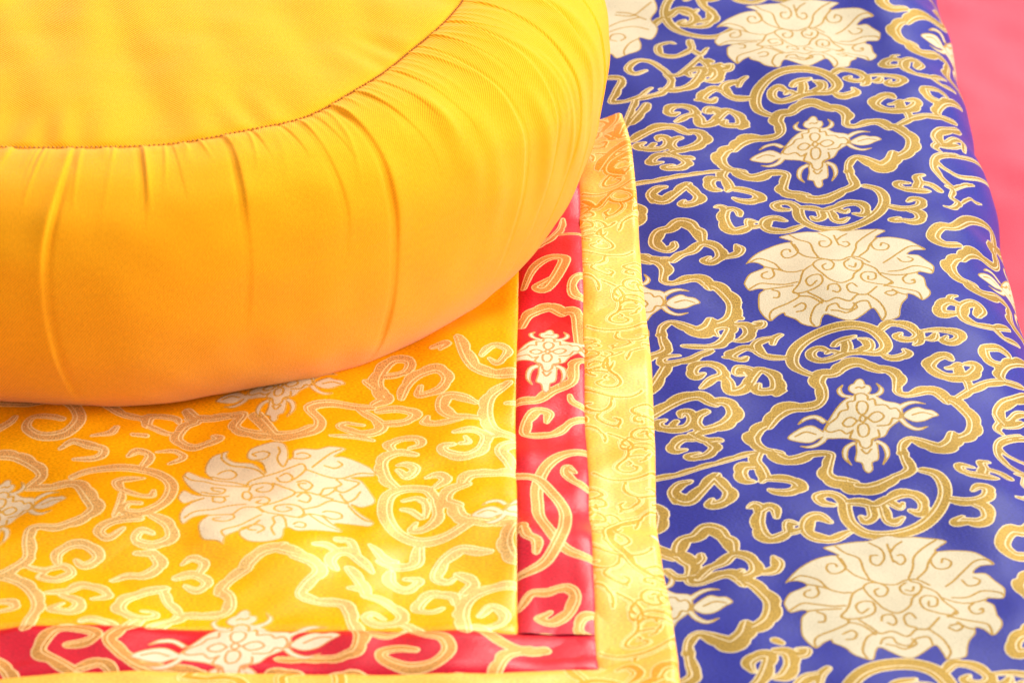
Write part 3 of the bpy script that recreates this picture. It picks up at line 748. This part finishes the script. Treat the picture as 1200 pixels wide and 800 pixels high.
def panel(name, mat, cvs, xl, xr, yl, yu, xs, ys, seams, edge=(0, 0, 0, 0), puff=.0003, tilt=None):
    """xs, ys: parameters 0..1 as metres arrays; seams: which borders (west, east, south, north) are sewn; edge: which are free hems"""
    s = (xs-xs[0])/(xs[-1]-xs[0]); t = (ys-ys[0])/(ys[-1]-ys[0])
    S, T = np.meshgrid(s, t)
    ym = .5*(ys[0]+ys[-1]); x = xl(np.full_like(S, ym))*(1-S)+xr(np.full_like(S, ym))*S
    for _ in range(3):
        y = yl(x)*(1-T)+yu(x)*T
        x = xl(y)*(1-S)+xr(y)*S
    dW = x-xl(y); dE = xr(y)-x; dS = y-yl(x); dN = yu(x)-y
    z = ZC+mat_height(x, y)+.0008*wave(x, y, .075, 12)+.00012*wave(x, y, .02, 17)
    z = z+ridge(x, y)+ss(x, -.004, .003)*(.0026*np.exp(-((y-.966)/.011)**2)+.0016*np.exp(-((y-1.186)/.012)**2)+.0012*np.exp(-((y-1.07-.2*x)/.02)**2))
    if tilt is not None: z = z+tilt(x, y)
    for d, a, b in ((dW, seams[0], edge[0]), (dE, seams[1], edge[1]), (dS, seams[2], edge[2]), (dN, seams[3], edge[3])):
        if a: z = z-.0006*np.exp(-d/.0007)+puff*np.exp(-((d-.004)/.003)**2)
        if b: z = z-.0022*np.clip(1-d/.003, 0, 1)**2.6
    z = np.maximum(z, mat_height(x, y)+.0004+.0006*(1-np.exp(-np.minimum(dE, dN)/.002)))
    if edge[1]: z = np.where(S == 1, mat_height(x, y)+.0002, z)
    # sewn borders run a little under their neighbour
    x = np.where(S == 0, x-(.0004 if seams[0] else 0), np.where(S == 1, x+(.0004 if seams[1] else 0), x))
    y = np.where(T == 0, y-(.0012 if seams[2] else 0), np.where(T == 1, y+(.0012 if seams[3] else 0), y))
    for m_, a in ((S == 0, seams[0]), (S == 1, seams[1]), (T == 0, seams[2]), (T == 1, seams[3])):
        if a: z = np.where(m_, z-.0003, z)
    me = grid_mesh(name, np.stack([x, y, z], -1), np.stack([x, y], -1), cvs.sample(x.ravel(), y.ravel()))
    return link(name, me, mat, patch)
D = .00042
_rx = float(ground(437, 640, ZC)[0])
def ridge(x, y): return .0016*np.exp(-((x-_rx-.05*(y-.975))/.009)**2)*(1-ss(y, .975, 1.0))
def curl(x, y): return (.34)*np.clip(x-.027, 0, 1)*ss(y, 1.198, 1.212)+.0012*np.exp(-((y-1.199)/.006)**2)
xs_w = steps((WEST, -.20, .003), (-.20, .0025, D))
xs_all = steps((WEST, -.20, .003), (-.20, .027, D))
panel('centre_panel', M_yel, cy, west_x, XL, YT, YE, xs_w, steps((.917, 1.10, D), (1.10, 1.292, .002)), (0, 1, 1, 0), (1, 0, 0, 1))
o = panel('red_strip', M_red, cr, XL, XR, YT, YE, steps((0, .025, .0004)), steps((.917, 1.292, D)), (1, 1, 0, 0), (0, 0, 0, 1))
o['label'] = 'narrow red brocade strip with crossing gold rings'
o = panel('red_strip', M_red, cy, west_x, XR, YB, YT, xs_all, steps((.89, .917, .0004)), (0, 1, 1, 1), (1, 0, 0, 0))
o['label'] = 'red brocade strip along the front with a cream flower'
o = panel('border_band', M_band, cb, XR, XE, YB, YE, steps((0, .025, .0004)), steps((.89, 1.292, D)), (1, 0, 1, 0), (0, 1, 0, 1), tilt=curl)
o['label'] = 'pale golden brocade border band'
cf = Canvas(-.22, .07, .79, .93, RES)
stamp(cf, YEL, shift(.062, -.115)); band_scrolls(cf, .80, .9)
o = panel('border_band', M_band, cf, west_x, XE, south, YB, steps((WEST, -.2, .003), (-.2, .052, D)), steps((.79, .87, .002), (.87, .895, D)), (0, 0, 0, 1), (1, 1, 1, 0))
# ------------------------------------------------------------------ round meditation cushion
X0, Y0, RT, ZT, RM, ZM, RB, E1, E2 = -.1609, 1.2199, .1429, .1062, .1974, .0657, .1432, .857, 1.1
SDX, SDY, SEL, BX, BY = .0034, -.0118, -.0086, .0189, -.0103
CZ = -.0008
cush = empty('meditation_cushion', (X0, Y0, CZ))
tag(cush, 'round saffron yellow meditation cushion with gathered sides resting on the patchwork', 'cushion')
# angle a: 0 towards the camera, positive to the right
aa = np.radians(np.unique(np.round(np.concatenate([np.arange(-180, -32, 1.), np.arange(-32, 112, .11), np.arange(112, 180, 1.)]), 4)))
vv = np.concatenate([np.linspace(0, .06, 40)[:-1], np.linspace(.06, .9, 330)[:-1], np.linspace(.9, 1, 20)])
A, Vv = np.meshgrid(aa, vv)
def seam_ring(a):
    th = a-math.pi/2; R = RT*(1+SEL*np.cos(2*th))+.0003*np.sin(a*23)+sum(np.interp(np.degrees(a)+q, [-60, -15, 0, 10, 20, 31, 39, 47, 58, 77, 110], [0, .0008, .0014, .0022, .0042, .0064, .0055, .0012, -.0032, .0012, 0]) for q in (-8, -4, 0, 4, 8))/5
    return X0+SDX+R*np.cos(th), Y0+SDY+R*np.sin(th), ZT-.0006*np.cos(th)+.0055*np.sin(th)+.0004*np.sin(a*17+.5)+CZ
def side(a, v):
    th = a-math.pi/2; cx, cy_ = np.cos(th), np.sin(th)
    sx, sy, sz = seam_ring(a)
    up = np.clip(v/.45, 0, 1)*math.pi/2; dn = np.clip((v-.45)/.55, 0, 1)*math.pi/2
    w = np.sin(up)**E1; wz = np.cos(up)**E1
    mx, my = X0+RM*cx, Y0+RM*cy_
    x = sx*(1-w)+mx*w; y = sy*(1-w)+my*w; z = ZM+CZ+(sz-ZM-CZ)*wz
    q = np.cos(dn)**E2; bx, by = X0+BX+RB*cx, Y0+BY+RB*cy_; zl = CZ+ZM-ZM*np.sin(dn)**E2
    lo = v > .45
    return np.where(lo, bx*(1-q)+mx*q, x), np.where(lo, by*(1-q)+my*q, y), np.where(lo, zl, z)
# pleats: angle at the seam, angle lower down, reach, height, width of the soft side, raised side
PLEATS = [(3.2, .9, 1.08, 2.6, 4, -1), (-7, -8, .3, 1.1, 4, -1), (11.9, 11.2, .30, 1.2, 4, 1), (16, 15.5, .22, 1.1, 3.5, 1), (23.2, 20.6, .6, 2.2, 5, 1),
          (27, 25, .14, .9, 3, 1), (31, 30, .16, .9, 3, 1), (33.7, 31, .5, 1.4, 5, 1), (36, 34, .2, .8, 3, 1), (39.6, 37.5, .95, 2.2, 6.5, 1),
          (44.6, 44, .35, 1.2, 5, 1), (49, 47, .2, 1., 3, 1), (52.8, 50, .3, 1.2, 5, 1), (61, 56, .85, 2.2, 5, -1), (65, 60, .25, 1., 4, 1),
          (70, 61.5, .9, 2., 5, -1), (78, 67, .8, 1.3, 5, 1), (85, 72, .9, 1.9, 6, -1), (95, 80, .9, 1.5, 6, 1), (105, 88, .8, 1.5, 6, 1)]
PR = np.random.default_rng(3)
def folds(a, v):
    ad = np.degrees(a); R = .185; h = np.zeros_like(a)
    for a0, a1, reach, hh, ww, sgn in PLEATS:
        cen = a0+(a1-a0)*np.clip(v/.55, 0, 1.6)**.85+.45*np.sin(v*8+a0*.7)*ss(v, .03, .4)
        s = np.radians(ad-cen)*R*1000*sgn                       # mm across the fold
        fade = np.clip(1-(v/reach), 0, 1)**.8*(.55+.45*np.clip(v/.02, 0, 1)) if reach < .75 else (1-ss(v, reach*.55, reach*1.02))*(.5+.5*ss(v, 0, .05))
        sharp = .35+.9*np.clip(v/.5, 0, 1)
        f = (1/(1+np.exp(-np.clip(s/sharp, -30, 30))))*np.exp(-np.clip(s, 0, 60)/ww)-.35*np.exp(-((s+1.2)/1.3)**2)
        h += (hh*.95*f-.6*np.exp(-(s/(.45+.25*sharp))**2))*fade*(1-.5*np.clip(v, 0, 1))*(.8+.3*np.sin(v*17+a0))
    # soft gathers under the seam
    for k in range(130):
        c = -40+150*k/130+PR.uniform(-1.2, 1.2); ln_ = PR.uniform(.03, .10)+.26*PR.random()**4; hh = PR.uniform(.15, .75); ww = PR.uniform(.8, 2.4)
        s = np.radians(ad-c-PR.uniform(-16, 4)*v*np.clip((c+10)/40, -.5, 1))*R*1000
        h += hh*np.exp(-(s/ww)**2)*np.clip(1-v/ln_, 0, 1)
    # long slack ripples on the right flank
    for k in range(16):
        c = PR.uniform(44, 104); l0 = PR.uniform(.02, .3); l1 = l0+PR.uniform(.25, .6); hh = PR.uniform(.5, 1.4); ww = PR.uniform(2, 6)
        s = np.radians(ad-c+(c-40)*.22*np.clip(v, 0, .6))*R*1000
        h += hh*np.exp(-(s/ww)**2)*ss(v, l0-.02, l0+.1)*(1-ss(v, l1-.2, l1))
    h += .9*wave(a*R, v*.12, .09, 5)*ss(v, .02, .3)*.6
    h += (.10*wave(a*R, v*.12, .022, 9)+.09*wave(a*R*.5, v*.2, .03, 15))*ss(v, .02, .12)
    return h*.001
sx, sy, sz = side(A, Vv)
H = folds(A, Vv)
cxn, cyn = np.cos(A-math.pi/2), np.sin(A-math.pi/2)
vert = np.interp(Vv, [0, .15, .45, .8, 1], [.75, .5, .05, -.25, -.3])
H = H-.0012*np.exp(-Vv/.012)
P3 = np.stack([sx+cxn*H*(1-np.abs(vert)*.3), sy+cyn*H*(1-np.abs(vert)*.3), sz+H*vert*ss(1-Vv, 0, .1)], -1)
me = grid_mesh('side', P3, np.stack([A*.19, Vv*.15], -1), closed=True, flip=True)
link('side_panel', me, M_cush, cush)
rr = np.concatenate([np.linspace(0, .8, 60)[:-1], np.linspace(.8, 1, 60)])
A2, R2 = np.meshgrid(aa, rr)
ex, ey, ez = seam_ring(A2)
tx, ty = X0+SDX+(ex-X0-SDX)*R2, Y0+SDY+(ey-Y0-SDY)*R2
dome = .0085*(1-R2**2.4)
rip = .00045*wave(tx, ty, .06, 2)*(1-R2**8)+.00035*np.sin(A2*47+2*np.sin(A2*13))*ss(R2, .8, .97)*ss(1-R2, 0, .02)+(.0003*wave(tx+ty*.4, ty*.15, .03, 9)+.00011*wave(tx, ty, .02, 4))*(1-R2**10)
tz = ez*R2+(1-R2)*(ZT+CZ)+dome+rip-.0016*np.exp(-(1-R2)/.012)
me = grid_mesh('top', np.stack([tx, ty, tz], -1), np.stack([tx, ty], -1), closed=True, flip=True)
link('top_panel', me, M_cush, cush)
# running stitch along the seam
bm = bmesh.new()
n = 560
for i in range(n):
    a0 = -math.pi+2*math.pi*(i+.5)/n
    if not -1.2 < a0 < 2.2: continue
    ln_ = (2*math.pi/n)*random.uniform(.34, .43)
    q = []
    for da in (-ln_, -ln_*.5, 0, ln_*.5, ln_):
        x_, y_, z_ = seam_ring(np.array(a0+da)); e_ = (1-(da/ln_)**2)
        up = np.array([math.cos(a0-math.pi/2)*.5, math.sin(a0-math.pi/2)*.5, .86])
        q.append((np.array([float(x_), float(y_), float(z_)])+up*(-.0008+.0008*e_), .00018+.00016*e_, up))
    tan = q[-1][0]-q[0][0]; tan /= np.linalg.norm(tan)
    rings = []
    for c_, r_, up in q:
        sd = np.cross(tan, up); sd /= np.linalg.norm(sd)
        rings.append([bm.verts.new(c_+r_*(math.cos(k*math.pi/3)*sd+math.sin(k*math.pi/3)*up)) for k in range(6)])
    for r0, r1 in zip(rings, rings[1:]):
        for k in range(6): bm.faces.new((r0[k], r0[(k+1) % 6], r1[(k+1) % 6], r1[k]))
    bm.faces.new(rings[0]); bm.faces.new(rings[-1][::-1])
bmesh.ops.recalc_face_normals(bm, faces=bm.faces)
me = bpy.data.meshes.new('stitch'); bm.to_mesh(me); bm.free()
link('seam_stitching', me, M_thread, cush)

# ------------------------------------------------------------------ light and camera
world = bpy.data.worlds.new('World'); scene.world = world; world.use_nodes = True
bg = world.node_tree.nodes['Background']; bg.inputs[0].default_value = (1., .985, .96, 1); bg.inputs[1].default_value = .68
def area(name, loc, aim, w, h, power, colr=(1, .97, .92)):
    from mathutils import Vector
    L = bpy.data.lights.new(name, 'AREA'); L.shape = 'RECTANGLE'; L.size = w; L.size_y = h; L.energy = power; L.color = colr
    o = bpy.data.objects.new(name, L); col.objects.link(o); o.location = loc
    o.rotation_euler = (Vector(aim)-Vector(loc)).to_track_quat('-Z', 'Y').to_euler(); return o
area('window_light', (1.4, 3.2, 2.35), (0, 1.1, 0), 1.8, 1.4, 105)
area('side_window_light', (3.0, .9, 1.5), (0, 1.15, 0), 1.8, 1.5, 120)
cam = bpy.data.cameras.new('Camera'); cam.sensor_width = 36; cam.lens = F*36/1200; cam.clip_end = 100; cam.clip_start = .01
co = bpy.data.objects.new('Camera', cam); col.objects.link(co); co.location = (0, 0, HC); co.rotation_euler = (math.pi/2-TH, 0, 0)
cam.dof.use_dof = True; cam.dof.focus_distance = 1.30; cam.dof.aperture_fstop = 20
scene.camera = co
scene.view_settings.view_transform = 'Standard'; scene.view_settings.look = 'None'; scene.view_settings.exposure = .25; scene.view_settings.gamma = 1
scene.cycles.max_bounces = 6; scene.cycles.use_denoising = True
